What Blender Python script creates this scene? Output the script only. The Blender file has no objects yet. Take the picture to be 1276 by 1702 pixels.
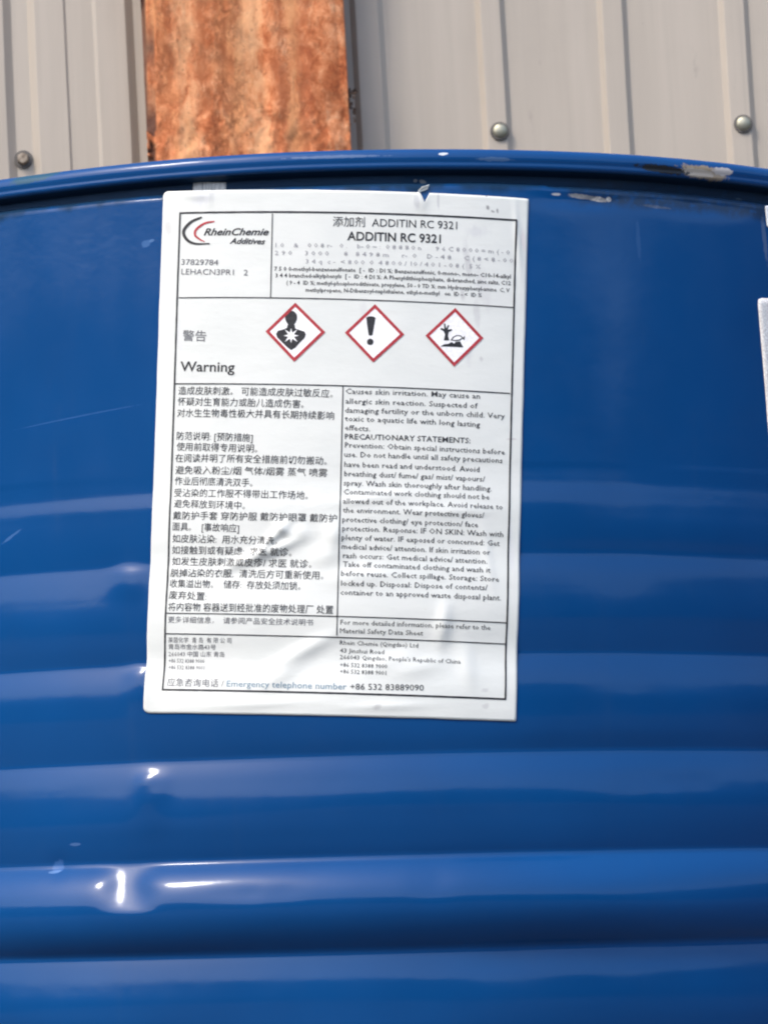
import bpy, bmesh, math, random
import numpy as np
from mathutils import Matrix, Vector, noise
random.seed(4); np.random.seed(4)
S = bpy.context.scene
COL = S.collection

# ------------------------------------------------------------------ camera, sky, sun, exposure
R = 0.29                 # drum radius
H = 0.88                 # drum height
LEAN = math.radians(1.5) # the yard slopes a little, the drum and the hand-held camera follow it
TILT = Matrix.Rotation(LEAN, 4, 'Y')
D, ZC, PIT, ROLL, YAW, F = 1.4851, H-0.3158, 0.11146, 0.02667, 0.00555, 6145.5
CAM = Vector((0, -R-D, ZC))
fwd = Vector((math.sin(YAW)*math.cos(PIT), math.cos(YAW)*math.cos(PIT), math.sin(PIT)))
right0 = Vector((math.cos(YAW), -math.sin(YAW), 0))
up0 = right0.cross(fwd)
cr, sr = math.cos(ROLL), math.sin(ROLL)
right = right0*cr - up0*sr        # picture turned counter-clockwise: camera rolled clockwise
up = right0*sr + up0*cr
cam = bpy.data.objects.new('camera', bpy.data.cameras.new('camera')); COL.objects.link(cam)
m = Matrix((( right.x, up.x, -fwd.x, CAM.x), (right.y, up.y, -fwd.y, CAM.y), (right.z, up.z, -fwd.z, CAM.z), (0, 0, 0, 1)))
cam.matrix_world = TILT @ m
cam.data.sensor_fit = 'HORIZONTAL'; cam.data.sensor_width = 36; cam.data.lens = 36*F/1276
cam.data.clip_start = 0.05; cam.data.clip_end = 500
cam.data.dof.use_dof = True; cam.data.dof.focus_distance = 1.5; cam.data.dof.aperture_fstop = 64
S.camera = cam
S.cycles.filter_width = 2.1

SUN_AZ, SUN_EL = math.radians(42), math.radians(50)   # left of and behind the camera
sdir = Vector((-math.sin(SUN_AZ)*math.cos(SUN_EL), -math.cos(SUN_AZ)*math.cos(SUN_EL), math.sin(SUN_EL)))
w = bpy.data.worlds.new("World"); S.world = w; w.use_nodes = True
nt = w.node_tree; nt.nodes.clear()
sky = nt.nodes.new('ShaderNodeTexSky'); sky.sky_type = 'NISHITA'; sky.sun_disc = False
sky.sun_elevation = SUN_EL; sky.sun_rotation = math.atan2(sdir.x, sdir.y)
sky.air_density = 1.0; sky.dust_density = 3.0; sky.ozone_density = 1.0
bg = nt.nodes.new('ShaderNodeBackground'); bg.inputs[1].default_value = 0.15
wo = nt.nodes.new('ShaderNodeOutputWorld')
nt.links.new(sky.outputs[0], bg.inputs[0]); nt.links.new(bg.outputs[0], wo.inputs[0])
sun = bpy.data.objects.new('sun', bpy.data.lights.new('sun', 'SUN')); COL.objects.link(sun)
sun.data.energy = 0.72; sun.data.angle = math.radians(10); sun.data.color = (1.0, 0.95, 0.88)
sun.rotation_euler = sdir.to_track_quat('Z', 'Y').to_euler()
S.view_settings.view_transform = 'Standard'; S.view_settings.look = 'None'
S.view_settings.exposure = 1.24; S.view_settings.gamma = 1.0

# ------------------------------------------------------------------ measuring: photo pixel -> place on a surface (drum frame)
def ray(x, y):
    X, Y = x-638, 851-y
    return (right*X + up*Y + fwd*F)
def on_drum(x, y, r=R):
    """where the drum wall is seen at that pixel: (arc length from the front, height below the rim)"""
    d = ray(x, y); a = d.x**2+d.y**2; b = CAM.x*d.x+CAM.y*d.y; c = CAM.x**2+CAM.y**2-r*r
    t = (-b-math.sqrt(b*b-a*c))/a; p = CAM+d*t
    return (R*math.atan2(p.x, -p.y), p.z-H)
def on_wall(x, y, yw):
    """same for an upright plane at world distance yw"""
    d = TILT.to_3x3() @ ray(x, y); c = TILT @ CAM
    t = (yw-c.y)/d.y; p = c+d*t
    return p.x, p.z

# ------------------------------------------------------------------ helpers
def link(o, parent=None):
    COL.objects.link(o)
    if parent is not None: o.parent = parent
    return o
def mesh_obj(name, verts, faces, mats, parent=None, smooth=True, uv=None, fm=None):
    me = bpy.data.meshes.new(name); me.from_pydata([tuple(v) for v in verts], [], [tuple(f) for f in faces])
    for mm in (mats if isinstance(mats, (list, tuple)) else [mats]): me.materials.append(mm)
    if smooth: me.polygons.foreach_set('use_smooth', [True]*len(me.polygons))
    if fm is not None: me.polygons.foreach_set('material_index', fm)
    if uv is not None:
        l = me.uv_layers.new(name='UVMap'); idx = np.empty(len(me.loops), dtype=np.int64); me.loops.foreach_get('vertex_index', idx)
        l.data.foreach_set('uv', np.asarray(uv, dtype=np.float32)[idx].ravel())
    me.update()
    return link(bpy.data.objects.new(name, me), parent)
def tag(o, label=None, cat=None, group=None, kind=None):
    for k, v in (('label', label), ('category', cat), ('group', group), ('kind', kind)):
        if v: o[k] = v
    return o
def empty(name, loc=(0, 0, 0)):
    o = bpy.data.objects.new(name, None); o.location = loc; o.empty_display_size = .05
    return link(o)
def box(bm, x0, x1, y0, y1, z0, z1, bev=0):
    r = bmesh.ops.create_cube(bm, size=1)
    for v in r['verts']:
        v.co = Vector(((x0+x1)/2+v.co.x*(x1-x0), (y0+y1)/2+v.co.y*(y1-y0), (z0+z1)/2+v.co.z*(z1-z0)))
def bm_obj(name, bm, mat, parent=None, smooth=False):
    me = bpy.data.meshes.new(name); bm.to_mesh(me); bm.free(); me.materials.append(mat)
    if smooth: me.polygons.foreach_set('use_smooth', [True]*len(me.polygons))
    return link(bpy.data.objects.new(name, me), parent)

# ------------------------------------------------------------------ materials
class NB:
    def __init__(s, name):
        s.m = bpy.data.materials.new(name); s.m.use_nodes = True; s.t = s.m.node_tree
        s.b = s.t.nodes['Principled BSDF']
    def n(s, typ, **kw):
        o = s.t.nodes.new(typ)
        for k, v in kw.items():
            if k.startswith('i_'):
                o.inputs[int(k[2:]) if k[2:].isdigit() else k[2:].replace('_', ' ')].default_value = v
            else: setattr(o, k, v)
        return o
    def l(s, a, b): s.t.links.new(a, b)
    def val(s, x, sock):
        if hasattr(x, 'default_value') and hasattr(x, 'is_output'): s.l(x, sock)
        else: sock.default_value = x
    def math(s, op, a, b=0.0, c=None, clamp=False):
        o = s.n('ShaderNodeMath', operation=op, use_clamp=clamp); s.val(a, o.inputs[0]); s.val(b, o.inputs[1])
        if c is not None: s.val(c, o.inputs[2])
        return o.outputs[0]
    def ramp(s, f, stops, interp='LINEAR'):
        o = s.n('ShaderNodeValToRGB'); r = o.color_ramp; r.interpolation = interp
        while len(r.elements) < len(stops): r.elements.new(0.5)
        for e, (p, c) in zip(r.elements, stops): e.position = p; e.color = (*c, 1) if len(c) == 3 else c
        s.l(f, o.inputs[0]); return o.outputs[0]
    def smooth(s, f, a, b, o0=0.0, o1=1.0):
        o = s.n('ShaderNodeMapRange', interpolation_type='SMOOTHSTEP'); s.l(f, o.inputs[0])
        for i, v in enumerate((a, b, o0, o1)): s.val(v, o.inputs[i+1])
        return o.outputs[0]
    def noise(s, vec, scale, detail=4, rough=.55, dist=0.0, col=False):
        o = s.n('ShaderNodeTexNoise'); o.inputs['Scale'].default_value = scale; o.inputs['Detail'].default_value = detail
        o.inputs['Roughness'].default_value = rough; o.inputs['Distortion'].default_value = dist
        if vec is not None: s.l(vec, o.inputs['Vector'])
        return o.outputs['Color' if col else 'Fac']
    def mapping(s, vec, scale=(1, 1, 1), loc=(0, 0, 0), rot=(0, 0, 0)):
        o = s.n('ShaderNodeMapping'); s.l(vec, o.inputs[0])
        o.inputs['Location'].default_value = loc; o.inputs['Rotation'].default_value = rot; o.inputs['Scale'].default_value = scale
        return o.outputs[0]
    def mix(s, f, a, b, typ='MIX'):
        o = s.n('ShaderNodeMix', data_type='RGBA', blend_type=typ); s.val(f, o.inputs[0])
        for v, i in ((a, 6), (b, 7)):
            if isinstance(v, tuple): o.inputs[i].default_value = (*v, 1)
            else: s.l(v, o.inputs[i])
        return o.outputs[2]
    def bump(s, h, strength, dist, prev=None):
        o = s.n('ShaderNodeBump'); o.inputs['Strength'].default_value = strength; o.inputs['Distance'].default_value = dist
        s.l(h, o.inputs['Height'])
        if prev is not None: s.l(prev, o.inputs['Normal'])
        return o.outputs[0]
    def spot(s, uvec, c, r, ang=0.0, soft=.35, nz=None, amt=.6):
        """mask of one worn spot: centre and radii in metres on the surface"""
        mp = s.n('ShaderNodeMapping', vector_type='POINT'); s.l(uvec, mp.inputs[0])
        mp.inputs['Location'].default_value = (-c[0], -c[1], 0)
        mp2 = s.n('ShaderNodeMapping'); s.l(mp.outputs[0], mp2.inputs[0]); mp2.inputs['Rotation'].default_value = (0, 0, -ang)
        mp3 = s.n('ShaderNodeMapping'); s.l(mp2.outputs[0], mp3.inputs[0]); mp3.inputs['Scale'].default_value = (1/r[0], 1/r[1], 0)
        ln = s.n('ShaderNodeVectorMath', operation='LENGTH'); s.l(mp3.outputs[0], ln.inputs[0])
        d = ln.outputs['Value']
        if nz is not None:
            k = s.math('MULTIPLY_ADD', nz, 2*amt, -amt); d = s.math('ADD', d, k)
        return s.smooth(d, 1.0, 1.0-soft)
    def out(s, **kw):
        names = {'color': 'Base Color', 'rough': 'Roughness', 'metal': 'Metallic', 'spec': 'Specular IOR Level', 'normal': 'Normal',
                 'coat': 'Coat Weight', 'coatr': 'Coat Roughness', 'coatn': 'Coat Normal', 'ior': 'IOR', 'sss': 'Subsurface Weight'}
        for k, v in kw.items():
            sk = s.b.inputs[names[k]]
            if isinstance(v, tuple): sk.default_value = (*v, 1)
            else: s.val(v, sk)
        return s.m

def paint_material(chime=False):
    n = NB('blue_drum_enamel')
    uv = n.n('ShaderNodeUVMap').outputs[0]
    big = n.noise(uv, 9, 3, .5)
    fine = n.noise(uv, 420, 3, .6)
    mid = n.noise(n.mapping(uv, (1, .35, 1)), 55, 5, .62)
    col = n.mix(n.smooth(big, .35, .65), (.0003, .049, .178), (.0004, .056, .200))
    # thin grime film, runs downwards
    run = n.noise(n.mapping(uv, (90, 5, 1)), 1.0, 5, .6, .3)
    dirt = n.math('MULTIPLY', n.smooth(run, .55, .8), n.smooth(mid, .4, .7))
    col = n.mix(n.math('MULTIPLY', dirt, .05), col, (.12, .14, .17))
    haze = n.noise(n.mapping(uv, (1, 1.6, 1)), 14, 6, .7)
    col = n.mix(n.smooth(haze, .5, .85, 0, .02), col, (.22, .26, .34))
    rough = n.smooth(mid, .3, .8, .20, .34)
    nz = n.noise(uv, 260, 5, .7)
    nzs = n.noise(n.mapping(uv, (1, 3.0, 1)), 900, 3, .7)
    def scuff(c0, c1, half, ang=0, color=(.62, .66, .70), amt=.75, soft=.3, noise_=nz, strength=1.0):
        nonlocal col, rough
        p = on_drum(c0, c1)
        msk = n.spot(uv, p, half, ang, soft, noise_, amt)
        if strength < 1: msk = n.math('MULTIPLY', msk, strength)
        col = n.mix(msk, col, color); rough = n.math('MAXIMUM', rough, n.math('MULTIPLY', msk, .55))
    k = 1/4138
    if chime:
        scuff(735, 257, (9*k, 2.4*k), .1, (.55, .60, .64), .9)
        scuff(1165, 288, (62*k, 13*k), -.05, (.30, .24, .17), .75)
        scuff(1150, 288, (40*k, 8*k), -.05, (.42, .37, .31), .8)
        scuff(1195, 286, (26*k, 8*k), 0, (.46, .43, .41), .8)
        scuff(1100, 283, (60*k, 8*k), -.05, (.012, .014, .018), .8)
        scuff(820, 266, (36*k, 4*k), 0, (.12, .20, .32), .9, strength=.4)
        scuff(60, 292, (60*k, 14*k), .1, (.012, .07, .10), .6, strength=.8)
        scuff(560, 262, (90*k, 3*k), .0, (.15, .22, .36), .9, strength=.5)
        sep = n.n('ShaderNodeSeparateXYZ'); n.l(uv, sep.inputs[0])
        lip = n.smooth(sep.outputs[1], -.0082, -.0092); col = n.mix(n.math('MULTIPLY', lip, .85), col, (.008, .018, .03)); wet = n.math('SUBTRACT', .55, n.math('MULTIPLY', lip, .5))  # underside of the lip painted dark as shade, coat lowered to drop its highlight
    else:
        for a, b, hx, hy, an, c, st in (
            (975, 327, 36, 5, -.08, (.36, .36, .36), .9), (998, 331, 16, 5, -.1, (.62, .60, .57), 1), (925, 322, 10, 3, 0, (.5, .5, .5), .8),
            (1012, 331, 6, 5, 0, (.80, .80, .78), 1),
            (1090, 343, 34, 3, -.05, (.10, .13, .20), .8), (1240, 328, 9, 3, 0, (.35, .42, .5), .8),
            (243, 405, 12, 7, .3, (.07, .17, .38), .5), (252, 400, 6, 3, .3, (.12, .25, .48), .4),
            (705, 298, 7, 4, -.3, (.72, .74, .75), 1), (692, 296, 4, 3, 0, (.6, .62, .65), 1),
            (98, 1440, 15, 12, .6, (.05, .14, .36), .55), (92, 1450, 14, 3, .1, (.14, .26, .50), .5),
            (128, 1404, 14, 3, 0, (.12, .22, .45), .4),
            (120, 694, 140, 1.4, .10, (.04, .12, .32), .45), (20, 892, 26, 3, .5, (.08, .18, .40), .45),
            (1061, 400, 5, 40, .04, (.03, .10, .26), .4), (1270, 395, 6, 50, .1, (.12, .17, .28), .5),):
            scuff(a, b, (hx*k, hy*k), an, c, .7, .35, nz, st)
        # shade in the recess under the chime, painted into the enamel colour
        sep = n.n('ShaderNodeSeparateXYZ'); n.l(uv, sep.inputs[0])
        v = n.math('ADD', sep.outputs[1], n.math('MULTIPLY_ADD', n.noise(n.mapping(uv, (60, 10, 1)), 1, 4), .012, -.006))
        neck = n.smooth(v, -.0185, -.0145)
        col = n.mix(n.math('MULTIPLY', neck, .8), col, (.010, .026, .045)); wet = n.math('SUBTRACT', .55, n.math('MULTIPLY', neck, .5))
        band = n.math('MULTIPLY', n.smooth(v, -.0245, -.020), n.smooth(sep.outputs[0], .085, .105))  # shadow below the rim on the right, painted into the colour
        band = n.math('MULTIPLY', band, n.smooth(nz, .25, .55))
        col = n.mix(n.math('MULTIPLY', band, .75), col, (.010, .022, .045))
    nrm = n.bump(fine, .03, .0004)
    nrm = n.bump(n.noise(uv, 60, 3, .5), .12, .0006, nrm)
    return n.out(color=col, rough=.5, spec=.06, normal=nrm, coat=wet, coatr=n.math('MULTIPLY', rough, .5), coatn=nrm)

def paper_material():
    n = NB('white_label_film'); uv = n.n('ShaderNodeUVMap').outputs[0]   # uv in metres on the drum
    k = 1/4138
    col = n.mix(n.smooth(n.noise(uv, 30, 4), .3, .7), (.675, .70, .665), (.715, .735, .695))
    nz = n.noise(uv, 300, 5, .75); nv = n.noise(n.mapping(uv, (1, .3, 1)), 420, 5, .7)
    for a, b, hx, hy, an, c, st in (
        (793, 385, 26, 14, 0, (.55, .56, .57), .5), (776, 430, 8, 42, .12, (.50, .50, .50), .55), (792, 520, 9, 30, .0, (.52, .52, .52), .5),
        (803, 480, 14, 50, .2, (.58, .58, .58), .4), (776, 578, 12, 34, .1, (.56, .56, .57), .45), (799, 597, 5, 6, 0, (.45, .45, .45), .5),
        (768, 490, 6, 14, .1, (.4, .4, .4), .5), (604, 515, 9, 20, 0, (.6, .6, .6), .4), (280, 378, 10, 16, .2, (.55, .54, .52), .5),
        (692, 335, 8, 16, 0, (.42, .44, .46), .6), (728, 334, 3, 22, 0, (.45, .46, .48), .6), (626, 1176, 9, 7, .2, (.42, .42, .41), .6),
        (805, 1175, 8, 6, .3, (.45, .45, .45), .5), (803, 1148, 10, 5, .2, (.45, .45, .45), .45), (850, 730, 12, 3, 0, (.5, .45, .45), .5),
        (870, 400, 7, 30, .1, (.66, .58, .58), .5), (336, 330, 26, 16, 0, (.60, .62, .66), .5), (300, 560, 8, 40, 0, (.66, .67, .7), .4),
        (810, 345, 4, 6, .4, (.18, .18, .18), .8), (818, 351, 5, 3, -.4, (.22, .22, .22), .8), (826, 350, 3, 6, .1, (.2, .2, .2), .8),
        (808, 326, 3, 2, 0, (.2, .2, .2), .8), (270, 820, 10, 30, 0, (.66, .64, .66), .4), (848, 905, 6, 60, 0, (.62, .63, .66), .4)):
        msk = n.math('MULTIPLY', n.spot(uv, on_drum(a, b), (hx*k, hy*k), an, .7, nv if hy > 12 else nz, .8), st)
        col = n.mix(msk, col, c)
    sp = n.math('MULTIPLY', n.smooth(n.noise(uv, 700, 2), .70, .78), .25); col = n.mix(sp, col, (.5, .49, .47))
    nrm = n.bump(n.noise(n.mapping(uv, (1, 2, 1)), 70, 4, .55), .35, .0006)
    nrm = n.bump(n.noise(uv, 600, 3), .08, .0002, nrm)
    return n.out(color=col, rough=.38, spec=.4, normal=nrm)

def ink(name, c, rough=.45):
    n = NB(name); g = n.n('ShaderNodeTexCoord').outputs['Object']
    f = n.smooth(n.noise(g, 900, 3, .7), .35, .75)
    return n.out(color=n.mix(f, c, tuple(min(1, x*1.5+.015) for x in c)), rough=rough)

def cladding_material():
    n = NB('painted_steel_sheet'); g = n.n('ShaderNodeTexCoord').outputs['Object']
    streak = n.noise(n.mapping(g, (70, 1, 3)), 1, 5, .6, .2)
    blot = n.noise(g, 9, 5, .6)
    col = n.mix(n.smooth(streak, .35, .75), (.405, .358, .297), (.45, .398, .332))
    col = n.mix(n.smooth(blot, .45, .75, 0, .45), col, (.345, .312, .265))
    dn = n.noise(n.mapping(g, (1, 1, .25)), 60, 5, .7)
    col = n.mix(n.smooth(dn, .60, .78, 0, .55), col, (.23, .20, .17))
    fly = n.noise(g, 240, 2, .6); col = n.mix(n.smooth(fly, .74, .80, 0, .5), col, (.22, .20, .18))
    runs = n.noise(n.mapping(g, (160, 1, 1.5)), 1, 4, .65); col = n.mix(n.smooth(runs, .60, .78, 0, .35), col, (.22, .195, .165))
    nrm = n.bump(n.noise(n.mapping(g, (25, 1, 5)), 1, 3), .3, .003)
    return n.out(color=col, rough=n.smooth(blot, .3, .7, .36, .5), spec=.45, normal=nrm)

def rust_material():
    n = NB('flaking_rusty_primer'); g = n.n('ShaderNodeTexCoord').outputs['Object']
    wv = n.n('ShaderNodeVectorMath', operation='MULTIPLY_ADD')
    n.l(n.noise(g, 60, 4, .65, col=True), wv.inputs[0]); wv.inputs[1].default_value = (.012, .012, .012); n.l(g, wv.inputs[2])
    ww = wv.outputs[0]
    a = n.noise(n.mapping(ww, (1, 1, .6)), 105, 10, .78, .3)
    sx = n.n('ShaderNodeSeparateXYZ'); n.l(ww, sx.inputs[0]); X_ = sx.outputs[0]
    col = n.ramp(a, [(.30, (.15, .035, .014)), (.41, (.42, .115, .040)), (.49, (.60, .21, .085)), (.58, (.74, .33, .16)), (.70, (.86, .52, .30))])
    s = n.noise(n.mapping(ww, (30, 30, 3.2)), 1, 5, .65, .3)
    col = n.mix(n.smooth(s, .50, .66, 0, .7), col, (.80, .40, .175))
    s2 = n.noise(n.mapping(ww, (60, 60, 6), loc=(3, 1, 7)), 1, 5, .65, .3)
    col = n.mix(n.smooth(s2, .54, .66, 0, .65), col, (.36, .115, .045))
    ri = n.noise(n.mapping(ww, (1, 1, .5)), 170, 6, .7, .8)
    ridge = n.math('SUBTRACT', 1.0, n.math('MULTIPLY', n.math('ABSOLUTE', n.math('SUBTRACT', ri, .5)), 14), clamp=True)
    ridge = n.math('MULTIPLY', ridge, n.smooth(n.noise(g, 40, 4), .42, .62))
    col = n.mix(n.math('MULTIPLY', ridge, .65), col, (.20, .06, .025))
    for xc, xw, cc, am in ((-.030, .007, (.86, .50, .26), .6), (-.004, .006, (.34, .10, .04), .35), (.013, .009, (.88, .53, .28), .65), (.027, .0035, (.30, .085, .035), .75), (.034, .004, (.82, .42, .19), .6), (.043, .005, (.33, .10, .045), .6)):
        b_ = n.math('DIVIDE', n.math('ABSOLUTE', n.math('SUBTRACT', X_, xc)), xw)
        bm_ = n.math('MULTIPLY', n.smooth(b_, 1.5, .3), n.smooth(n.noise(n.mapping(ww, (1, 1, .28), loc=(xc*90, 0, 0)), 110, 5, .7), .40, .58))
        col = n.mix(n.math('MULTIPLY', bm_, am*.72), col, cc)
    pit = n.smooth(n.noise(n.mapping(ww, (1, 1, .6)), 420, 4, .65), .60, .68)
    col = n.mix(n.math('MULTIPLY', pit, .55), col, (.17, .055, .025))
    at = n.n('ShaderNodeAttribute', attribute_name='lost')
    col = n.mix(n.math('MULTIPLY', at.outputs['Fac'], .85), col, (.085, .050, .040))
    h = n.math('SUBTRACT', a, n.math('MULTIPLY', ridge, .25))
    nrm = n.bump(h, .6, .002)
    return n.out(color=col, rough=.85, spec=.25, normal=nrm)

def ground_material():
    n = NB('yard_concrete'); g = n.n('ShaderNodeTexCoord').outputs['Object']
    col = n.ramp(n.noise(g, 2.2, 8, .65), [(.3, (.055, .052, .048)), (.7, (.10, .095, .088))])
    col = n.mix(n.smooth(n.noise(g, 60, 4), .55, .75, 0, .5), col, (.10, .095, .09))
    return n.out(color=col, rough=.85, normal=n.bump(n.noise(g, 90, 5), .5, .004))

def metal_material(name, c, rough, rusty=0.0):
    n = NB(name); g = n.n('ShaderNodeTexCoord').outputs['Object']
    f = n.noise(g, 300, 4, .7)
    col = n.mix(n.smooth(f, .6-rusty*.25, .75), c, (.10, .065, .04))
    return n.out(color=col, rough=n.smooth(f, .3, .8, rough, rough+.3), metal=.8 if not rusty else .4, normal=n.bump(f, .3, .0004))

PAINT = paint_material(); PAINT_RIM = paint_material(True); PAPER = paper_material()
INK = ink('black_print', (.010, .010, .012)); GREY = ink('worn_grey_print', (.10, .10, .11)); RED = ink('dark_red_print', (.34, .016, .024))
FAINT = ink('faded_print', (.24, .24, .26)); WHITE_INK = ink('white_print', (.82, .82, .82)); BLUEINK = ink('blue_grey_print', (.12, .21, .28))
CLAD = cladding_material(); RUST = rust_material(); GROUND = ground_material()

# ------------------------------------------------------------------ the yard ground
v = 60
gr = mesh_obj('ground', [(-v, -v, 0), (v, -v, 0), (v, v, 0), (-v, v, 0)], [(0, 1, 2, 3)], GROUND, smooth=False)
gr.matrix_world = TILT; tag(gr, kind='structure')

# dark rise added behind the camera, unseen, to cut bright sky from the drum's reflections
def blocker_material():
    n = NB('dark_blocker'); g = n.n('ShaderNodeTexCoord').outputs['Object']
    return n.out(color=n.ramp(n.noise(g, .8, 6, .7), [(.3, (.020, .024, .014)), (.7, (.055, .050, .035))]), rough=.95, spec=.1)
V = []; Fc = []; na = 240
for i in range(na+1):
    a = math.radians(-100+200*i/na)                         # azimuth seen from the drum, 0 = towards the camera
    k_ = .5+.5*math.tanh(math.degrees(a)/16)                # low on the left, higher on the right
    el = 13.5-2.5*k_+.9*noise.noise(Vector((a*9, 1, 0)))+.5*noise.noise(Vector((a*40, 3, 0)))
    el -= 3.0*math.exp(-((math.degrees(a)-46)/6)**2)
    for j in range(9):
        t = j/8; rr = 27+4*t+.8*noise.noise(Vector((a*20, t*4, 5))); h = (math.tan(math.radians(el))*31+.5)*math.sin(t*math.pi/2)
        V.append((rr*math.sin(a), -rr*math.cos(a), h-.8*(1-t)))
    V.append((44*math.sin(a), -44*math.cos(a), -1.5))
for i in range(na):
    for j in range(9): q0 = i*10+j; Fc.append((q0, q0+10, q0+11, q0+1))
tag(mesh_obj('sky_blocker', V, Fc, blocker_material()), kind='structure')

# ------------------------------------------------------------------ sheet metal wall
YW = 0.47
def wx(px): return on_wall(px, 130, YW)[0]
WZ0, WZ1 = -0.04, 1.6
wall = empty('metal_wall', (0, YW, 0))
tag(wall, 'pale grey ribbed sheet metal wall behind the rusty column and drum', 'wall', kind='thing')
def sheet(xs, seed):
    """xs: list of (x, depth). Folded sheet, 0.8 mm thick, slightly wavy."""
    rows = np.concatenate([np.linspace(WZ0, .80, 6)[:-1], np.linspace(.80, 1.15, 30), np.linspace(1.15, WZ1, 8)[1:]])
    V = []; Fc = []
    for z in rows:
        for x, d in xs:
            wob = noise.noise(Vector((x*14, z*5, seed)))*.0006
            dx = noise.noise(Vector((x*9, z*9, seed+5)))*.0007
            V.append((x+dx, d+wob, z))
    nx = len(xs)
    for j in range(len(rows)-1):
        for i in range(nx-1):
            a = j*nx+i; Fc.append((a, a+1, a+nx+1, a+nx))
    o = mesh_obj('cladding_sheet', V, Fc, CLAD, wall, smooth=False)
    md = o.modifiers.new('thickness', 'SOLIDIFY'); md.thickness = .0008; md.offset = -1
    bv = o.modifiers.new('fold', 'BEVEL'); bv.width = .0012; bv.segments = 2; bv.limit_method = 'ANGLE'; bv.angle_limit = math.radians(14)
    return o
px2m = wx(1000)-wx(999)
DV = .0040
def rib(pl, pr, sl=7, dep=DV):   # recessed channel between photo columns pl and pr
    return [(wx(pl-sl/2), 0), (wx(pl+sl/2), dep), (wx(pr-sl/2), dep), (wx(pr+sl/2), 0)]
# left sheet
L = []
for k in range(-9, -1):
    c0 = 30+198*k
    L += rib(c0-18, c0+26, 9) + [(wx(c0+78), 0), (wx(c0+82), .0012), (wx(c0+128), .0012), (wx(c0+134), 0)]
L += rib(-170, -126, 9) + [(wx(-92), 0), (wx(-88), .0012), (wx(-40), .0012), (wx(-34), 0)]
L += rib(15, 55, 13) + [(wx(110), 0), (wx(113), .0012), (wx(158), .0012), (wx(164), 0)] + rib(219, 262, 13) + [(wx(300), 0), (wx(420), 0)]
sheet(L, 1)
Rr = [(wx(405), -.0012), (wx(424), -.0012), (wx(430), -.0004)]
for pl, pr in ((592, 638), (800, 841), (1003, 1044), (1205, 1247), (1405, 1447), (1605, 1647), (1805, 1847), (2005, 2047), (2205, 2247), (2405, 2447), (2605, 2647)):
    Rr += rib(pl, pr, 9, -.0034)
Rr += [(wx(2750), 0)]
sheet(Rr, 2)
SC1 = metal_material('dull_screw_metal', (.36, .35, .27), .36); SC2 = metal_material('rusty_screw_metal', (.34, .29, .23), .6, 1.0)
RUBBER = ink('grey_rubber', (.09, .085, .08), .8)
def screw(px, py, hexed):
    x, z = on_wall(px, py, YW+DV); dep = DV if hexed else -.0034
    bm = bmesh.new()
    if hexed:
        r = bmesh.ops.create_cone(bm, segments=6, radius1=.0040, radius2=.0036, depth=.0045, cap_ends=True)
        bmesh.ops.rotate(bm, verts=bm.verts, matrix=Matrix.Rotation(math.radians(90), 3, 'X'), cent=(0, 0, 0))
        bmesh.ops.translate(bm, verts=bm.verts, vec=(0, -.0035, 0))
        s = bm_obj('screw_head', bm, SC2, wall)
        bv = s.modifiers.new('edge', 'BEVEL'); bv.width = .0005; bv.segments = 2
    else:
        bmesh.ops.create_uvsphere(bm, u_segments=24, v_segments=14, radius=.0046)
        for v_ in bm.verts: v_.co.y *= .42
        bmesh.ops.translate(bm, verts=bm.verts, vec=(0, -.0014, 0))
        s = bm_obj('screw_head', bm, SC1, wall, True)
    s.location = (x, dep, z)
    bm = bmesh.new(); bmesh.ops.create_cone(bm, segments=28, radius1=.0060, radius2=.0056, depth=.0016, cap_ends=True)
    bmesh.ops.rotate(bm, verts=bm.verts, matrix=Matrix.Rotation(math.radians(90), 3, 'X'), cent=(0, 0, 0))
    wsh = bm_obj('washer', bm, RUBBER, s); wsh.location = (0, -.0006, 0)
for a in ((39, 265, True), (830, 222, False), (1233, 210, False)): screw(*a)

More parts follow.
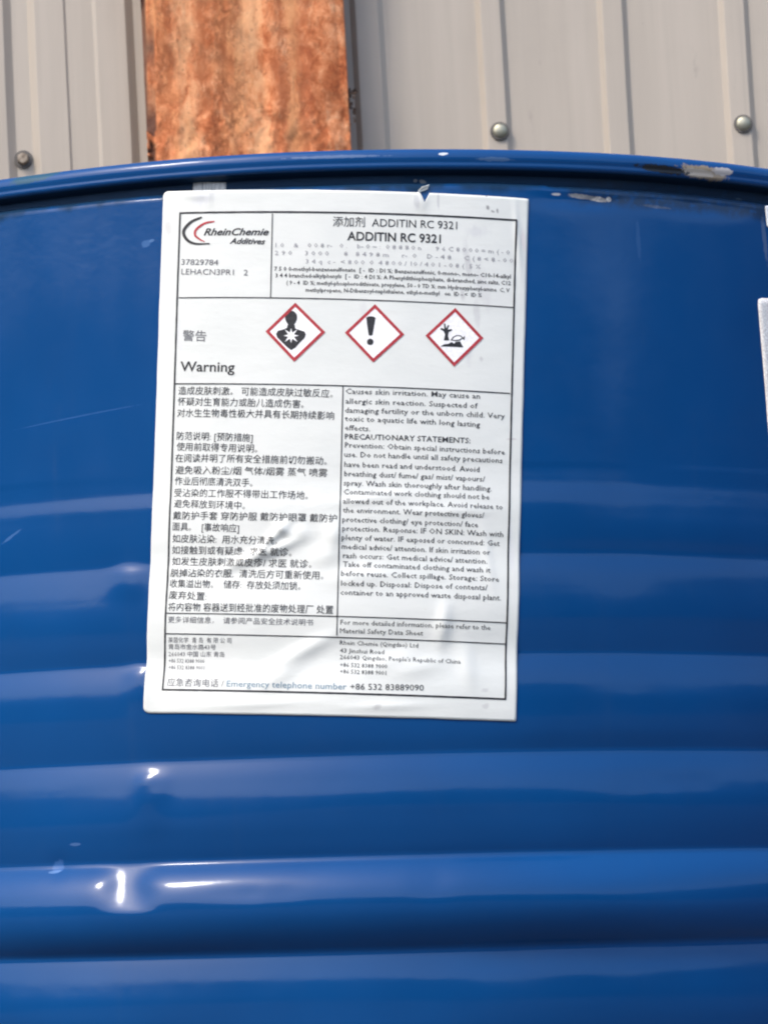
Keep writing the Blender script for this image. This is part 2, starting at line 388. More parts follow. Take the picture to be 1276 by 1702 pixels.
# ------------------------------------------------------------------ rusty column
YC = 0.436
cx0 = (on_wall(235, 0, YC)[0]+on_wall(242, 240, YC)[0])/2; cx1 = (on_wall(571, 0, YC)[0]+on_wall(583, 240, YC)[0])/2
colm = empty('steel_column', ((cx0+cx1)/2, YC, 0))
tag(colm, 'orange rusty flaking steel column standing against the ribbed metal wall', 'column', kind='thing')
hw = (cx1-cx0)/2
def flange(name, y, t, z0f, z1f, fine):
    zs = np.concatenate([np.linspace(0, z0f, 30)[:-1], np.arange(z0f, z1f, .0012 if fine else .05), np.linspace(z1f, 1.7, 30)])
    xs = np.linspace(-hw, hw, 111 if fine else 9)
    prof = [(x, 0) for x in xs] + [(hw, t*.5), (hw, t)] + [(x, t) for x in np.linspace(hw, -hw, 9)[1:]] + [(-hw, t*.5)]
    V = []; lost = []
    for z in zs:
        for x, d in prof:
            p = Vector((x, d, z))
            e = min(hw-x, x+hw)
            sc = noise.turbulence(Vector((x*55, z*32, 3.1)), 4, False)*.0030 if fine else 0
            fl = noise.noise(Vector((x*120, z*70, 8)))
            step = .0007 if fl > .05 else (.0003 if fl > -.12 else 0)
            ridge = .0022*math.exp(-((x+hw*.36+.006*noise.noise(Vector((0, z*8, 1))))/.011)**2) + .0018*math.exp(-((x-hw*.30)/.007)**2) + .0015*math.exp(-((x-hw*.62)/.006)**2)
            dy = -(sc+step+ridge) if d == 0 else 0
            dx = 0; lo = 0
            if e < .0075 and d < t*.9:
                n1 = noise.turbulence(Vector((z*60, 2.2 if x < 0 else 7.7, 0)), 4, False)
                jag = max(0, n1-.25)*(.0075 if x < 0 else .0022)
                if x < 0:
                    band = .0052+.004*noise.noise(Vector((z*45, 0, 3)))+.002*noise.noise(Vector((z*300, 0, 3)))
                    if e < band and noise.noise(Vector((z*75, 9, 3)))+.5*noise.noise(Vector((z*260, x*300, 3))) > -.18: dy += .0035; lo = 1
                dx = jag*(1-e/.0075)*(1 if x < 0 else -1)
                dy += .0012*(1-e/.0075)
            V.append((x+dx, d+dy, z)); lost.append(lo)
    n_ = len(prof); Fc = []
    for j in range(len(zs)-1):
        for i in range(n_):
            a = j*n_+i; b = j*n_+(i+1) % n_; Fc.append((a, b, b+n_, a+n_))
    Fc.append(tuple(range(n_))[::-1]); Fc.append(tuple((len(zs)-1)*n_+i for i in range(n_)))
    o = mesh_obj(name, V, Fc, RUST, colm)
    at = o.data.attributes.new('lost', 'FLOAT', 'POINT'); at.data.foreach_set('value', [float(q) for q in lost])
    o.location = (0, y, 0)
    return o
flange('flange', 0, .009, .90, 1.06, True)
bm = bmesh.new(); box(bm, -.0035, .0035, .009, .0345, 0, 1.7)
bm_obj('web', bm, RUST, colm)
# small loose rust scale and old wire clinging to the right edge
V = []; Fc = []
for q in range(26):
    x, z = on_wall(578+random.random()*12, 146+random.random()*60, YC)
    x -= colm.location.x; a = random.uniform(0, 6.28); s_ = random.uniform(.0006, .0017)
    b0 = len(V)
    for t in range(4):
        V.append((x+s_*math.cos(a+t*1.57)*(1, .5)[t % 2], .001+random.uniform(0, .003), z+s_*1.5*math.sin(a+t*1.57)))
    Fc.append((b0, b0+1, b0+2, b0+3))
fk = mesh_obj('rust_flakes', V, Fc, ink('dark_rust_scale', (.05, .03, .02), .9), colm, smooth=False)
md = fk.modifiers.new('t', 'SOLIDIFY'); md.thickness = .0004
fk['kind'] = 'stuff'

# ------------------------------------------------------------------ the drum
# height below the rim (positive down, metres) -> radius offset
ARCS = [(.1385, .1672, .0007), (.1672, .2078, .0017), (.2078, .2474, .0023), (.2474, .2886, .0030), (.2886, .3255, .0090),
        (.3255, .3680, .0028), (.3680, .4080, .0020), (.4080, .4400, .0008)]
ARCS = ARCS + [(H-b, H-a, c) for a, b, c in reversed(ARCS)]
CREASE = .0014
def raw(t):
    for a, b, A in ARCS:
        if a <= t <= b:
            u = (t-(a+b)/2)/((b-a)/2)
            return A*(1-u*u) if A < .005 else A*(1-abs(u)**2.2)
    return 0.0
_ts = np.arange(0, H+.0002, .0002); _raw = np.array([raw(t) for t in _ts])
kw_ = np.exp(-(np.arange(-20, 21)*.0002/CREASE)**2*2.2); kw_ /= kw_.sum()
_sm = np.convolve(_raw, kw_, 'same')
kl = np.exp(-(np.arange(-60, 61)*.0002/.0065)**2); kl /= kl.sum()
_lab = np.convolve(_raw, kl, 'same')
def ripple(t): return np.interp(t, _ts, _sm)
def ripple_label(t): return np.interp(t, _ts, _lab)
def N(x, y, z=0.0): return noise.noise(Vector((x, y, z)))
DENTS = []   # (s, z, rs, rz, depth)
for px, py, rx, ry, dep in ((218, 954, 30, 13, -.0012), (234, 1124, 24, 15, -.0013), (254, 1302, 26, 18, -.0018),
                            (428, 1486, 80, 14, .0006), (716, 1462, 34, 30, .0005), (100, 1440, 22, 20, .0005), (1000, 1440, 120, 30, .0005),
                            (960, 332, 60, 14, .0009), (1150, 335, 90, 18, .0009), (840, 1600, 60, 26, .0003), (1080, 1300, 140, 22, .0003), (560, 1300, 120, 18, .0002), (1120, 1590, 130, 16, .0003), (700, 312, 20, 14, .0008)):
    s_, z_ = on_drum(px, py); DENTS.append((s_, z_, rx/4138, ry/4138, dep))
KNOCK = on_drum(222, 1470)[0]
def body_off(s, z):
    """radius offset of the drum wall at arc length s, height z below rim (negative)"""
    t = -z
    r = float(ripple(t))*(1+.34*N(s*8, z*22, 4))
    amp = min(1, max(0, (t-.02)/.05))
    r += amp*(.00055*N(s*7, z*9, 1)+.00016*N(s*22, z*26, 2))
    if .13 < t < .75: r += .00026*N(s*9, z*70, 6)+.00005*N(s*5, z*230, 3)
    if .2886 < t < .322:        # a flattened knock on the rolling hoop
        wk = 1.0*math.exp(-abs((s-KNOCK-.10*(t-.300)-.001*N(3, t*160, 1))/(.0100+.0015*N(1, t*120, 5)))**2.6)
        r += wk*(min(r, .455*(t-.2886)+.0003)-r)
    for ds, dz, rs, rz, dep in DENTS:
        a = (s-ds)/rs; b = (z-dz)/(rz if dep > 0 or z > dz else 3.2*rz)
        q = a*a+b*b
        if q < 7: r -= dep*math.exp(-q)*(1+.35*N(s*110, z*110, 9))
    if t < .0235:
        # rounded shoulder running into the neck under the chime
        nb = .0168+.0012*(1 if s > .08 else 0)*(.5+.5*N(s*20, 0, 3))+.0006*N(s*30, 0, 8)
        if t < nb: u = min(1, (nb-t)/.0030); r -= .0048*(1-math.sqrt(max(0, 1-u*u)))
    return r

drum = empty('steel_drum', (0, 0, 0)); drum.matrix_world = TILT
tag(drum, 'glossy blue ribbed steel drum with a white hazard label on its side', 'drum')
th = np.concatenate([np.arange(-180, -62, 2.5), np.arange(-62, -27, .42), np.arange(-27, -12, .2), np.arange(-12, 62, .42), np.arange(62, 180, 2.5)])
zz = np.concatenate([-np.arange(.0102, .030, .0005), -np.arange(.030, .13, .003), -np.arange(.13, .46, .0013), -np.arange(.46, H-.012, .004), [-(H-.012)]])
V = []; UV = []
for z in zz:
    for a in th:
        ar = math.radians(a); s = R*ar
        r = R+body_off(s, z); V.append((r*math.sin(ar), -r*math.cos(ar), H+z)); UV.append((s, z))
nth = len(th); Fc = []
for j in range(len(zz)-1):
    for i in range(nth-1): a = j*nth+i; Fc.append((a, a+nth, a+nth+1, a+1))
    a = j*nth+nth-1; Fc.append((a, a+nth, j*nth+nth, j*nth))
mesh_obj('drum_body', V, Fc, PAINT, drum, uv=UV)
def chime(name, zc, flip):
    # seamed rim: rounded roll with a hanging inner lip; profile as (radius, height)
    P = []
    for k in range(13):
        a = math.radians(200-k*20); P.append((R-.0012+.0036*math.cos(a)+.0002, -.0042+.0040*math.sin(a)))
    P += [(R+.0020, -.0070), (R+.0012, -.0084), (R-.0010, -.0094), (R-.0046, -.0098), (R-.0056, -.0120)]
    th2 = np.concatenate([np.arange(-180, -62, 2.5), np.arange(-62, 62, .5), np.arange(62, 180, 2.5)])
    V = []; UV = []; Fc = []; n_ = len(th2)
    for j, (r, z) in enumerate(P):
        for a in th2:
            ar = math.radians(a); s = R*ar
            dr = .00035*N(s*16, 1, 2)+.00012*N(s*70, z*200, 2); dz = .00035*N(s*12, 5, 2)
            V.append(((r+dr)*math.sin(ar), -(r+dr)*math.cos(ar), zc+(z+dz)*flip)); UV.append((s, z))
    for j in range(len(P)-1):
        for i in range(n_):
            a = j*n_+i; b = j*n_+(i+1) % n_
            Fc.append((a, a+n_, b+n_, b) if flip > 0 else (a, b, b+n_, a+n_))
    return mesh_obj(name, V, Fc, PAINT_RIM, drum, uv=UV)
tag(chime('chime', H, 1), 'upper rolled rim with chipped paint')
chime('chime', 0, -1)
# lid, sunk 18 mm inside the rim, with a bung
bm = bmesh.new()
prof = [(R-.0050, H-.004), (R-.0056, H-.018), (R-.012, H-.020), (R-.05, H-.0195), (0.001, H-.0185)]
seg = 96; rings = []
for r, z in prof: rings.append([bm.verts.new((r*math.sin(2*math.pi*i/seg), -r*math.cos(2*math.pi*i/seg), z)) for i in range(seg)])
for a, b in zip(rings, rings[1:]):
    for i in range(seg): bm.faces.new((a[i], a[(i+1) % seg], b[(i+1) % seg], b[i]))
lid = bm_obj('lid', bm, PAINT, drum, True)
bm = bmesh.new(); bmesh.ops.create_cone(bm, segments=32, radius1=.032, radius2=.029, depth=.012, cap_ends=True)
bmesh.ops.translate(bm, verts=bm.verts, vec=(.05, .19, H-.012))
bm_obj('bung', bm, SC1, lid)

# ------------------------------------------------------------------ the label
WR = []   # wrinkles: (s, z, length radius, width radius, angle, height)
for px, py, rl, rw, an, hgt in ((452, 897, 34, 7, .75, .0012), (455, 915, 44, 8, .35, .0011), (470, 880, 18, 7, -.7, .0008), (555, 890, 16, 22, 0, .0010),
        (500, 885, 12, 10, 0, .0005), (545, 925, 30, 20, .2, .0007), (400, 935, 34, 8, .4, .0005), (590, 960, 60, 16, .05, .0005),
        (500, 1085, 60, 12, .45, .0008), (470, 1120, 40, 14, .5, .0006), (735, 1040, 12, 34, -.15, .0008), (690, 1110, 50, 16, .15, .0006),
        (775, 1105, 14, 36, .1, .0005), (645, 1100, 50, 14, .3, .0005), (330, 325, 6, 20, 1.5, .0003), (348, 322, 4, 24, 0, .0003),
        (860, 400, 4, 60, .05, .0004), (700, 335, 10, 14, 0, .0004), (610, 830, 60, 8, .1, .0003), (750, 850, 70, 9, 0, .0003),
        (300, 950, 30, 10, 0, .0003), (640, 1175, 60, 6, 0, .0003), (420, 1172, 80, 6, 0, .0003), (810, 930, 8, 50, .1, .0003)):
    s_, z_ = on_drum(px, py); WR.append((s_, z_, rl/4138, rw/4138, math.cos(an), math.sin(an), hgt))
def label_r(s, z, hug=1.0):
    t = -z
    b = float(ripple(t)); l = float(ripple_label(t))
    r = max(b, l)*1.0
    amp = min(1, max(0, (t-.02)/.05))
    r = r*(1+.34*N(s*8, z*22, 4)) + amp*(.00055*N(s*7, z*9, 1)+.00016*N(s*22, z*26, 2))
    if t > .13: r += .00026*N(s*9, z*70, 6)
    w_ = 0
    for ds, dz, rs, rz, dep in DENTS:
        if dep < 0:
            a = (s-ds)/rs; c = (z-dz)/(rz if z > dz else 3.2*rz); q = a*a+c*c
            if q < 7: r -= dep*math.exp(-q)
    for ds, dz, rl, rw, ca, sa, hg in WR:
        a = s-ds; c = z-dz; u = (a*ca+c*sa)/rl; v_ = (-a*sa+c*ca)/rw; q = u*u+v_*v_
        if q < 7: w_ += 1.6*hg*math.exp(-q)
    r += w_*hug + .00006*N(s*60, z*60, 3)
    return R+r+.00045
def wrap(s, z, off=0.0):
    a = s/R; r = label_r(s, z)+off
    return (r*math.sin(a), -r*math.cos(a), H+z)
def flat(p): return on_drum(*p)

def sticker(name, TL, TR, BR, BL, nu, nv, rad, mat, notch=None):
    """a film of 0.25 mm lying on the drum; corners in surface coordinates, rad = corner radii"""
    TL, TR, BR, BL = (np.array(q) for q in (TL, TR, BR, BL))
    W_ = np.linalg.norm(TR-TL); Hh = np.linalg.norm(BL-TL)
    V = []; UV = []
    for j in range(nv+1):
        for i in range(nu+1):
            x = i/nu*W_; y = j/nv*Hh
            for k, (cx, cy, sx, sy) in enumerate(((0, 0, -1, -1), (W_, 0, 1, -1), (W_, Hh, 1, 1), (0, Hh, -1, 1))):
                rr = rad[k]
                if rr <= 0: continue
                ox = cx-sx*rr; oy = cy-sy*rr; a = (x-ox)*sx; b = (y-oy)*sy
                if a > 0 and b > 0:
                    f = max(a, b)/math.hypot(a, b); x = ox+sx*a*f; y = oy+sy*b*f
            if notch:
                nx, wl, wr, dp = notch; dx = x-nx
                e = max(0, 1-(-dx/wl if dx < 0 else dx/wr))
                y += dp*e*max(0, 1-y/.012)
            edge = .00012*N(x*90, y*90, 5)
            if j in (0, nv): y += edge
            if i in (0, nu): x += edge
            u, v_ = x/W_, y/Hh
            p = (TL*(1-u)+TR*u)*(1-v_)+(BL*(1-u)+BR*u)*v_
            V.append(wrap(p[0], p[1])); UV.append(p)
    Fc = [(j*(nu+1)+i, (j+1)*(nu+1)+i, (j+1)*(nu+1)+i+1, j*(nu+1)+i+1) for j in range(nv) for i in range(nu)]
    o = mesh_obj(name, V, Fc, mat, drum, uv=UV)
    md = o.modifiers.new('thickness', 'SOLIDIFY'); md.thickness = .00025; md.offset = -1
    return o
C_TL, C_TR, C_BR, C_BL = flat((272, 318)), flat((878, 330)), flat((855, 1200)), flat((243, 1186))
nx_ = np.linalg.norm(np.array(flat((706, 320)))-np.array(C_TL))
label = sticker('hazard_label', C_TL, C_TR, C_BR, C_BL, 150, 212, (.0022, .0006, .0005, .0024), PAPER, (nx_, .0018, .0016, .0045))
tag(label, 'large white printed hazard label with red diamonds')

# ---- printing, laid on the label surface as thin ink
INK_OFF = .00016
def print_mesh(name, V2, Fc, mat, off=INK_OFF, mats=None, fm=None):
    V = [wrap(s, z, off) for s, z in V2]
    return mesh_obj(name, V, Fc, mats or mat, label, smooth=False, fm=fm)
def stroke(pts, wpx, taper=None):
    """ribbon through surface points; width in photo pixels"""
    P = [np.array(p) for p in pts]; V = []; Fc = []
    for i, p in enumerate(P):
        d = P[min(i+1, len(P)-1)]-P[max(i-1, 0)]; d = d/np.linalg.norm(d); nn = np.array((-d[1], d[0]))
        w_ = wpx/4138/2*(taper[i] if taper is not None else 1)
        V += [p-nn*w_, p+nn*w_]
    for i in range(len(P)-1): Fc.append((2*i, 2*i+2, 2*i+3, 2*i+1))
    return V, Fc
def line(p, q, wpx, mat=INK, name='printed_rule', off=INK_OFF, ext=0):
    a, b = np.array(flat(p)), np.array(flat(q)); n_ = max(2, int(np.linalg.norm(b-a)/.002))
    pts = [a+(b-a)*i/n_ for i in range(n_+1)]
    V, Fc = stroke(pts, wpx, [1+.16*N(i*.6, p[0], wpx) for i in range(n_+1)])
    return print_mesh(name, V, Fc, mat, off)
# table frame (one printed border) and inner rules
B = [(300, 354), (857, 366), (837, 1163), (274, 1147)]
V = []; Fc = []
for k in range(4):
    a, b = np.array(flat(B[k])), np.array(flat(B[(k+1) % 4])); n_ = int(np.linalg.norm(b-a)/.002)
    d = (b-a)/np.linalg.norm(b-a)*.00028
    pts = [a-d+(b-a+2*d)*i/n_ for i in range(n_+1)]
    v_, f_ = stroke(pts, 3.0, [1+.2*N(i*.5, k, 2) for i in range(n_+1)]); o_ = len(V)
    # the sides are laid a hair higher than the top and bottom rules
    V += [wrap(s, z, INK_OFF+(.00002 if k % 2 else 0)) for s, z in v_]; Fc += [tuple(i+o_ for i in f) for f in f_]
mesh_obj('printed_border', V, Fc, INK, label, smooth=False)
for p, q, w_ in (((453, 355), (450, 495), 1.7), ((298, 495), (852, 511), 1.7), ((292, 638), (847, 654), 1.8), ((570, 642), (560, 1057), 1.8),
                 ((279, 1020), (839, 1036), 1.7), ((278, 1054), (838, 1071), 1.7)):
    line(p, q, w_, INK, 'printed_rule', INK_OFF+.00004)

FONT_CACHE = {}
def text(s, p0, p1, em, mat=INK, bold=0.0, shear=0.0, name='printed_line', res=2, space=1.0, squash=None):
    """flat lettering: from baseline start p0 to baseline end p1 (photo measures), em = letter size in photo pixels"""
    cu = bpy.data.curves.new('t', 'FONT'); cu.body = s; cu.size = 1; cu.resolution_u = res; cu.offset = bold; cu.shear = shear
    cu.space_character = space
    to = bpy.data.objects.new('t', cu); COL.objects.link(to)
    dg = bpy.context.evaluated_depsgraph_get(); me = bpy.data.meshes.new_from_object(to.evaluated_get(dg))
    bpy.data.objects.remove(to); bpy.data.curves.remove(cu)
    n_ = len(me.vertices); co = np.empty(n_*3); me.vertices.foreach_get('co', co); co = co.reshape(-1, 3)
    fs = [tuple(p.vertices) for p in me.polygons]; bpy.data.meshes.remove(me)
    a, b = np.array(flat(p0)), np.array(flat(p1)); d = b-a
    upv = np.array((-d[1], d[0])); upv /= np.linalg.norm(upv)
    x0, x1 = co[:, 0].min(), co[:, 0].max(); e = em/4138
    V2 = [a+d*((x-x0)/(x1-x0))+upv*(y*e) for x, y in co[:, :2]]
    return print_mesh(name, V2, fs, mat, INK_OFF)

# header
def qb(pts, n_=18):     # smooth curve through photo points
    pts = [np.array(flat(p)) for p in pts]; P = [2*pts[0]-pts[1]]+pts+[2*pts[-1]-pts[-2]]; out = []
    for i in range(1, len(P)-2):
        for k in range(n_):
            t = k/n_; a, b, c, d = P[i-1:i+3]
            out.append(.5*((2*b)+(c-a)*t+(2*a-5*b+4*c-d)*t*t+(3*b-a-3*c+d)*t**3))
    return out+[pts[-1]]
def arc(pts, wpx, mat, t0, t1):
    q = qb(pts); n_ = len(q)
    return stroke(q, wpx, [t0+(1-t0)*math.sin(math.pi*min(1, (i/n_)*1.0+.08))*t1 for i in range(n_)])
v1, f1 = arc([(336, 361), (318, 369), (306, 384), (311, 398), (325, 405), (349, 405)], 5.5, INK, .45, 1)
v2, f2 = arc([(357, 368), (341, 371), (327, 381), (325, 391), (333, 398), (341, 402)], 4.2, RED, .4, 1)
print_mesh('printed_logo', v1+v2, f1+[tuple(i+len(v1) for i in f) for f in f2], None, mats=[INK, RED], fm=[0]*len(f1)+[1]*len(f2))
text('RheinChemie', (339, 391), (447, 391), 17, INK, .02, .35, res=4)
text('Additives', (382, 405), (441, 406), 14, INK, .02, .35, res=4)
text('37829784', (302, 440), (363, 441), 14, GREY, 0, res=3)
text('LEHACN3PR1   2', (302, 456), (412, 458), 14, GREY, 0, res=3)
text('添加剂  ADDITIN RC 9321', (553, 375), (759, 381), 19, INK, .0, res=3)
text('ADDITIN RC 9321', (577, 399), (732, 404), 21, INK, .018, res=4)
ing = [('1 0    &    0 0 8 r-   0 .    b- 0 ~ :  0 8 8 8 0 n      9 6 C 8 0 0 0 = m ( - 0', (458, 411), (846, 423), FAINT, 11),
       ('2 9 0     3 0 0 0      8   8 4 9 8 m     r-  0    D - 4 8     C ( 8 < 8 - 0 0', (457, 424), (852, 437), FAINT, 11),
       ('3 4 q  c -  < 8 0 0  0  4 8 0 0 / 10 / 4 0 1 - 0 8 (  5 %', (508, 438), (798, 447), FAINT, 11),
       ('7 5 0 0-methyl-benzenesulfonate  [ -  ID : DI %; Benzenesulfonic, 0-mono-, mono- C10-14-alkyl', (456, 450), (848, 463), GREY, 10),
       ('3 4 4 branched-alkylphenyls  [ -  ID : 4 DI %: A Phenyldithiophosphate, di-branched, zinc salts, C12', (458, 461), (848, 474), GREY, 10),
       ('( 9 - 4  ID %; methyl-phosphorodithioate, propylene, 50 - 0 TD %: mm Hydroxyphenyl-amine  C, V', (476, 473), (846, 486), GREY, 10),
       ('methylpropene, N-Dibenzoyl-naphthalene, ethyl-n-methyl   on  ID - <  ID %', (508, 485), (800, 494), GREY, 10)]
for s, a, b, mt, em in ing: text(s, a, b, em, INK if mt is GREY else mt, .012 if mt is GREY else -.002, res=1)
# signal word
text('警告', (304, 565), (343, 566), 20, GREY, 0, res=3)
text('Warning', (300, 617), (390, 618), 24, INK, .012, res=4)
# Chinese text
cn = [('造成皮肤刺激。 可能造成皮肤过敏反应。', 297, 553, 656), ('怀疑对生育能力或胎儿造成伤害。', 296, 505, 674), ('对水生生物毒性极大并具有长期持续影响', 295, 555, 693),
      ('防范说明: [预防措施]', 294, 420, 731), ('使用前取得专用说明。', 294, 428, 749), ('在阅读并明了所有安全措施前切勿搬动。', 292, 543, 768),
      ('避免吸入粉尘/烟 气体/烟雾 蒸气 喷雾', 292, 544, 788), ('作业后彻底清洗双手。', 291, 420, 806), ('受沾染的工作服不得带出工作场地。', 290, 512, 826),
      ('避免释放到环境中。', 290, 408, 844), ('戴防护手套 穿防护服 戴防护眼罩 戴防护', 289, 560, 864), ('面具。  [事故响应]', 288, 398, 882),
      ('如皮肤沾染:  用水充分清洗。', 288, 462, 902), ('如接触到或有疑虑:  求医 就诊。', 287, 485, 921), ('如发生皮肤刺激或皮疹/ 求医 就诊。', 287, 518, 940),
      ('脱掉沾染的衣服,  清洗后方可重新使用。', 285, 538, 959), ('收集溢出物。  储存:  存放处须加锁。', 284, 500, 977), ('废弃处置:', 283, 345, 996),
      ('将内容物 容器送到经批准的废物处理厂 处置', 282, 554, 1016)]
for s, x0, x1, y in cn: text(s, (x0, y-1), (x1, y+1+(x1-x0)*.012), 15.5, INK, .0, res=1)
en = [('Causes skin irritation. May cause an', 574, 650.5, 797, 659), ('allergic skin reaction. Suspected of', 574, 667, 793, 675), ('damaging fertility or the unborn child. Very', 573, 682, 838, 692),
      ('toxic to aquatic life with long lasting', 573, 696, 797, 706), ('effects.', 573, 711, 615, 713), ('PRECAUTIONARY STATEMENTS:', 573, 726, 781, 733),
      ('Prevention: Obtain special instructions before', 573, 740, 838, 752), ('use. Do not handle until all safety precautions', 572, 755.5, 834, 766),
      ('have been read and understood. Avoid', 572, 772, 796, 781), ('breathing dust/ fume/ gas/ mist/ vapours/', 572, 787.5, 805, 797), ('spray. Wash skin thoroughly after handling.', 571, 803, 816, 813),
      ('Contaminated work clothing should not be', 571, 818, 812, 827), ('allowed out of the workplace. Avoid release to', 570, 833.5, 834, 843.5), ('the environment. Wear protective gloves/', 570, 848.5, 803, 857.5),
      ('protective clothing/ eye protection/ face', 569, 864, 793, 873), ('protection. Response: IF ON SKIN: Wash with', 569, 879, 835, 889), ('plenty of water. IF exposed or concerned: Get', 568, 894, 829, 904),
      ('medical advice/ attention. If skin irritation or', 568, 909, 813, 919), ('rash occurs: Get medical advice/ attention.', 570, 924, 808, 934), ('Take off contaminated clothing and wash it', 570, 938.5, 813, 949),
      ('before reuse. Collect spillage. Storage: Store', 567, 954, 827, 964), ('locked up. Disposal: Dispose of contents/', 567, 970.5, 808, 978), ('container to an approved waste disposal plant.', 566, 985.5, 830, 995)]
for s, x0, y0, x1, y1 in en: text(s, (x0, y0+4), (x1, y1+4), 13.2, INK, .010 if 'PRECAU' in s else .003, res=1)
text('更多详细信息，  请参阅产品安全技术说明书', (282, 1035), (521, 1040), 12, GREY, 0, res=1)
text('For more detailed information, please refer to the', (566, 1039), (813, 1048), 12, INK, 0, res=1)
text('Material Safety Data Sheet', (565, 1053), (702, 1057), 12, INK, 0, res=1)
for s, x1, y in (('莱茵化学  青 岛  有 限 公 司', 386, 1068), ('青岛市金水路43号', 360, 1079), ('266043 中国 山东 青岛', 374, 1091), ('+86 532 8388 9000', 341, 1102), ('+86 532 8388 9001', 341, 1113)):
    text(s, (282, y), (x1, y+1), 10, GREY, 0, res=1)
for s, x1, y, y1 in (('Rhein Chemie (Qingdao) Ltd', 694, 1072, 1077), ('43 Jinshui Road', 638, 1085, 1088), ('266043 Qingdao, People\'s Republic of China', 764, 1096, 1104),
                     ('+86 532 8388 9000', 643, 1109, 1112), ('+86 532 8388 9001', 641, 1120, 1123)):
    text(s, (565, y), (x1, y1), 10.5, INK, 0, res=1)
text('应急咨询电话 /', (281, 1140), (374, 1142), 15, GREY, 0, res=1)
text('Emergency telephone number', (379, 1142), (576, 1147), 15, BLUEINK, 0, res=2)
text('+86 532 83889090', (582, 1147), (703, 1149), 14.5, INK, 0, res=2)

# pictograms
def poly2(pts): return [flat(p) for p in pts]
def tri_fill(pts):
    from mathutils.geometry import tessellate_polygon
    return [tuple(t) for t in tessellate_polygon([[Vector((p[0], p[1], 0)) for p in pts]])]
def disc(c, rx, ry, n_=20): return [(c[0]+rx*math.cos(2*math.pi*k/n_), c[1]+ry*math.sin(2*math.pi*k/n_)) for k in range(n_)]
def picto(corners, shapes, border=5.6):
    V = []; Fc = []; fm = []
    c = np.mean([np.array(p) for p in corners], axis=0)
    def add(pts, mi, off, faces=None):
        o_ = len(V); p2 = poly2(pts)
        for s, z in p2: V.append(wrap(s, z, off))
        for f in (faces or tri_fill(p2)): Fc.append(tuple(i+o_ for i in f)); fm.append(mi)
    # white ground, finely gridded so it follows the sheet
    n_ = 12; A, Bq, Cq, Dq = (np.array(p) for p in corners); g = []
    for j in range(n_+1):
        for i in range(n_+1):
            u, v_ = i/n_, j/n_; g.append(tuple((A*(1-u)+Bq*u)*(1-v_)+(Dq*(1-u)+Cq*u)*v_))
    gf = [(j*(n_+1)+i, (j+1)*(n_+1)+i, (j+1)*(n_+1)+i+1, j*(n_+1)+i+1) for j in range(n_) for i in range(n_)]
    add(g, 2, .00012, gf)
    # red frame
    sc = 1-border*1.25/49
    ring = []; 
    for k in range(4):
        a, b = np.array(corners[k]), np.array(corners[(k+1) % 4])
        for i in range(12):
            p = a+(b-a)*i/12; ring.append(tuple(p)); ring.append(tuple(c+(p-c)*sc))
    m_ = len(ring); rf = [(i, (i+2) % m_, (i+3) % m_, i+1) for i in range(0, m_, 2)]
    add(ring, 0, .00022, rf)
    for pts, mi in shapes: add(pts, mi, .00022 if mi == 1 else .00030)
    return mesh_obj('pictogram', V, Fc, [RED, INK, WHITE_INK], label, smooth=False, fm=fm)
star = []
for k in range(16):
    a = math.pi*2*k/16-math.pi/2; rr = (15, 5.2)[k % 2] if k % 4 else 12.5
    star.append((484+rr*math.cos(a), 558+rr*math.sin(a)))
torso = [(478, 540), (490, 540), (491, 546), (499, 549), (506, 551), (508.5, 556), (506, 562), (498, 570), (491, 578), (484, 582), (477, 577), (469, 569), (461, 561), (459, 555), (462, 550), (470, 548), (477, 545)]
head = [(484+10.2*math.cos(t)*(1 if math.sin(t) < 0 else (1-.35*math.sin(t)**2)), 527.5+(11 if math.sin(t) < 0 else 15.5)*math.sin(t)) for t in np.linspace(0, 2*math.pi, 25)[:-1]]
tag(picto([(491, 503), (540.5, 552), (489, 601.5), (441.5, 551)], [(head, 1), (torso, 1), (star, 2)]), 'red diamond with torso and star')
exc = [(608.5, 528), (612, 526), (617, 525.8), (621.5, 526.5), (624, 529), (621, 545), (618.8, 557), (615.5, 558.2), (612.4, 557), (610.5, 545)]
tag(picto([(623, 505.5), (671.5, 556), (620, 602.5), (573, 553)], [(exc, 1), (disc((615, 568.3), 5.4, 5.4), 1)]), 'red diamond with exclamation mark')
tree = [(737, 566), (739, 556), (737, 551), (731, 547), (733, 545), (738, 547), (737, 538), (739.5, 538), (741, 546), (744, 540), (746, 541), (743.5, 548), (750, 547), (751, 549), (745, 552), (744, 558), (746, 566)]
fish = [(748, 566), (752, 560), (758, 557), (765, 557.5), (769, 561), (772, 558), (771, 566), (768, 563), (764, 566), (757, 567)]
fishin = [(751, 564.8), (754, 561), (759, 558.8), (764, 559.3), (767, 561.6), (763, 564.4), (757, 565.3)]
hill = [(731, 576), (737, 572.5), (745, 571.5), (750, 568.5), (754, 571.2), (757, 568), (764, 567.5), (768, 575), (769, 577.5), (750, 576.5)]
tag(picto([(756, 511.5), (802.5, 562), (754, 609.5), (706.5, 558)], [(tree, 1), (hill, 1), (fish, 1), (fishin, 2)]), 'red diamond with dead tree and fish')

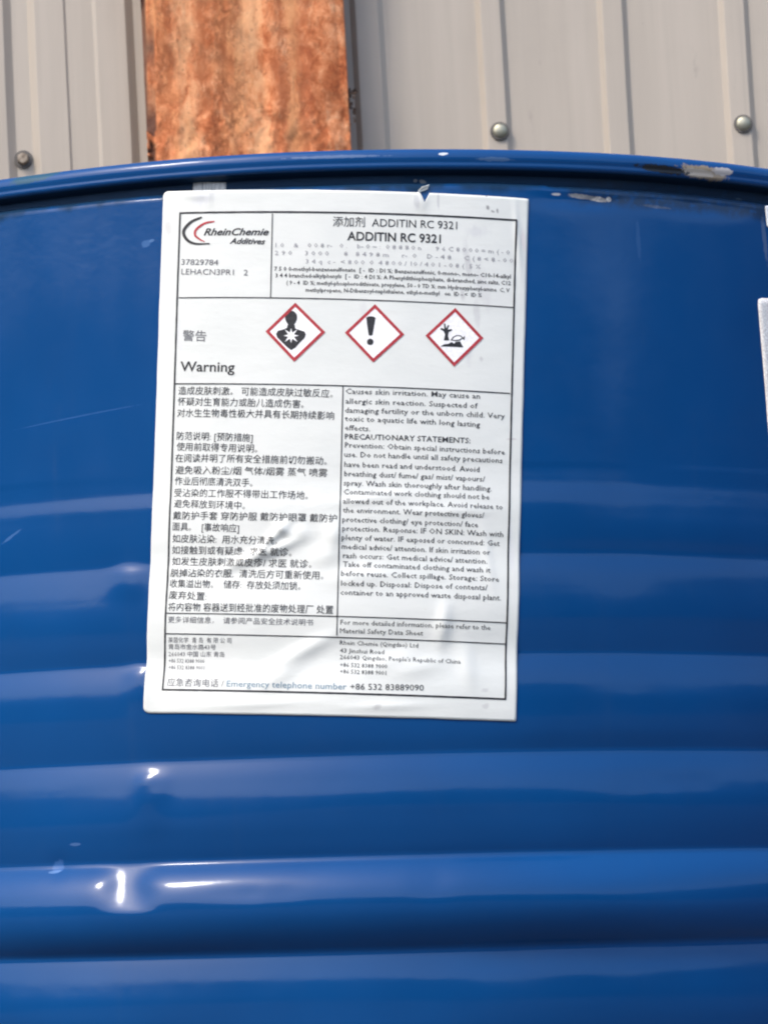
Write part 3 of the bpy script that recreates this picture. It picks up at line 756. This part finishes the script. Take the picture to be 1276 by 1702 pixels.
# torn flap at the notch in the label's top edge, and a strip of old tape above the label
def patch(name, quad, n_, mat, off, curl=0.0, thick=.0002):
    A, Bq, Cq, Dq = (np.array(flat(p)) for p in quad); V = []; UV = []
    for j in range(n_+1):
        for i in range(n_+1):
            u, v_ = i/n_, j/n_; p = (A*(1-u)+Bq*u)*(1-v_)+(Dq*(1-u)+Cq*u)*v_
            p = p+np.array((.0003*N(j*.7, i*.1, 3), .0002*N(i*.7, 3, j*.1)))
            a = p[0]/R; r = R+body_off(p[0], p[1])+off+curl*(1-v_)**2*(1+.4*N(i*.5, j*.5, 1)); V.append((r*math.sin(a), -r*math.cos(a), H+p[1])); UV.append(p)
    Fc = [(j*(n_+1)+i, (j+1)*(n_+1)+i, (j+1)*(n_+1)+i+1, j*(n_+1)+i+1) for j in range(n_) for i in range(n_)]
    o = mesh_obj(name, V, Fc, mat, drum, uv=UV); md = o.modifiers.new('t', 'SOLIDIFY'); md.thickness = thick; md.offset = 1
    return o
patch('torn_flap', [(700, 311), (713, 306), (711, 314), (690, 322)], 8, PAPER, .0006, .0012)
def tape_material():
    n = NB('worn_clear_tape'); uv = n.n('ShaderNodeUVMap').outputs[0]
    f = n.noise(n.mapping(uv, (1, .12, 1)), 900, 4, .7)
    col = n.ramp(f, [(.3, (.12, .15, .18)), (.48, (.40, .43, .45)), (.7, (.62, .64, .65))])
    return n.out(color=col, rough=.35, spec=.5)
TAPE = tape_material()
tag(patch('tape_remnant', [(316, 298), (372, 299), (371, 321), (314, 320)], 14, TAPE, .0001, 0, .00015), 'grey strip of worn tape')
# second label, on the right-hand side of the drum, only its edge is in view
q = np.array(flat((1258, 495))); ang = math.atan2(-(np.array(flat((1276, 700)))-q)[0], -(np.array(flat((1276, 700)))-q)[1])
dn = (np.array(flat((1275, 700)))-q); dn /= np.linalg.norm(dn); rt = np.array((-dn[1], dn[0])); 
l2 = sticker('side_label', q, q+rt*.148, q+rt*.148+dn*.21, q+dn*.21, 60, 80, (.0018, .0018, .0018, .0018), ink('cream_label_film', (.70, .66, .62), .4))
tag(l2, 'cream label at the right edge of the drum')
def on_l2(x, y): return tuple(q+rt*x+dn*y)
V = []; Fc = []
cs = [on_l2(.004, .021), on_l2(.142, .021), on_l2(.142, .2), on_l2(.004, .2)]
for k in range(4):
    a, b = np.array(cs[k]), np.array(cs[(k+1) % 4]); n_ = int(np.linalg.norm(b-a)/.002)
    v_, f_ = stroke([a+(b-a)*i/n_ for i in range(n_+1)], 2); o_ = len(V); V += [wrap(s, z, INK_OFF+.00002*(k % 2)) for s, z in v_]; Fc += [tuple(i+o_ for i in f) for f in f_]
mesh_obj('printed_border', V, Fc, FAINT, l2, smooth=False)
q = np.array(flat((1270, 341))); q2 = np.array(flat((1274, 382))); dd = q2-q; dd /= np.linalg.norm(dd); rr_ = np.array((-dd[1], dd[0]))
l3 = sticker('small_sticker', q, q+rr_*.03, q+rr_*.03+dd*.0095, q+dd*.0095, 16, 8, (.0008,)*4, ink('white_sticker_film', (.72, .74, .76), .4))
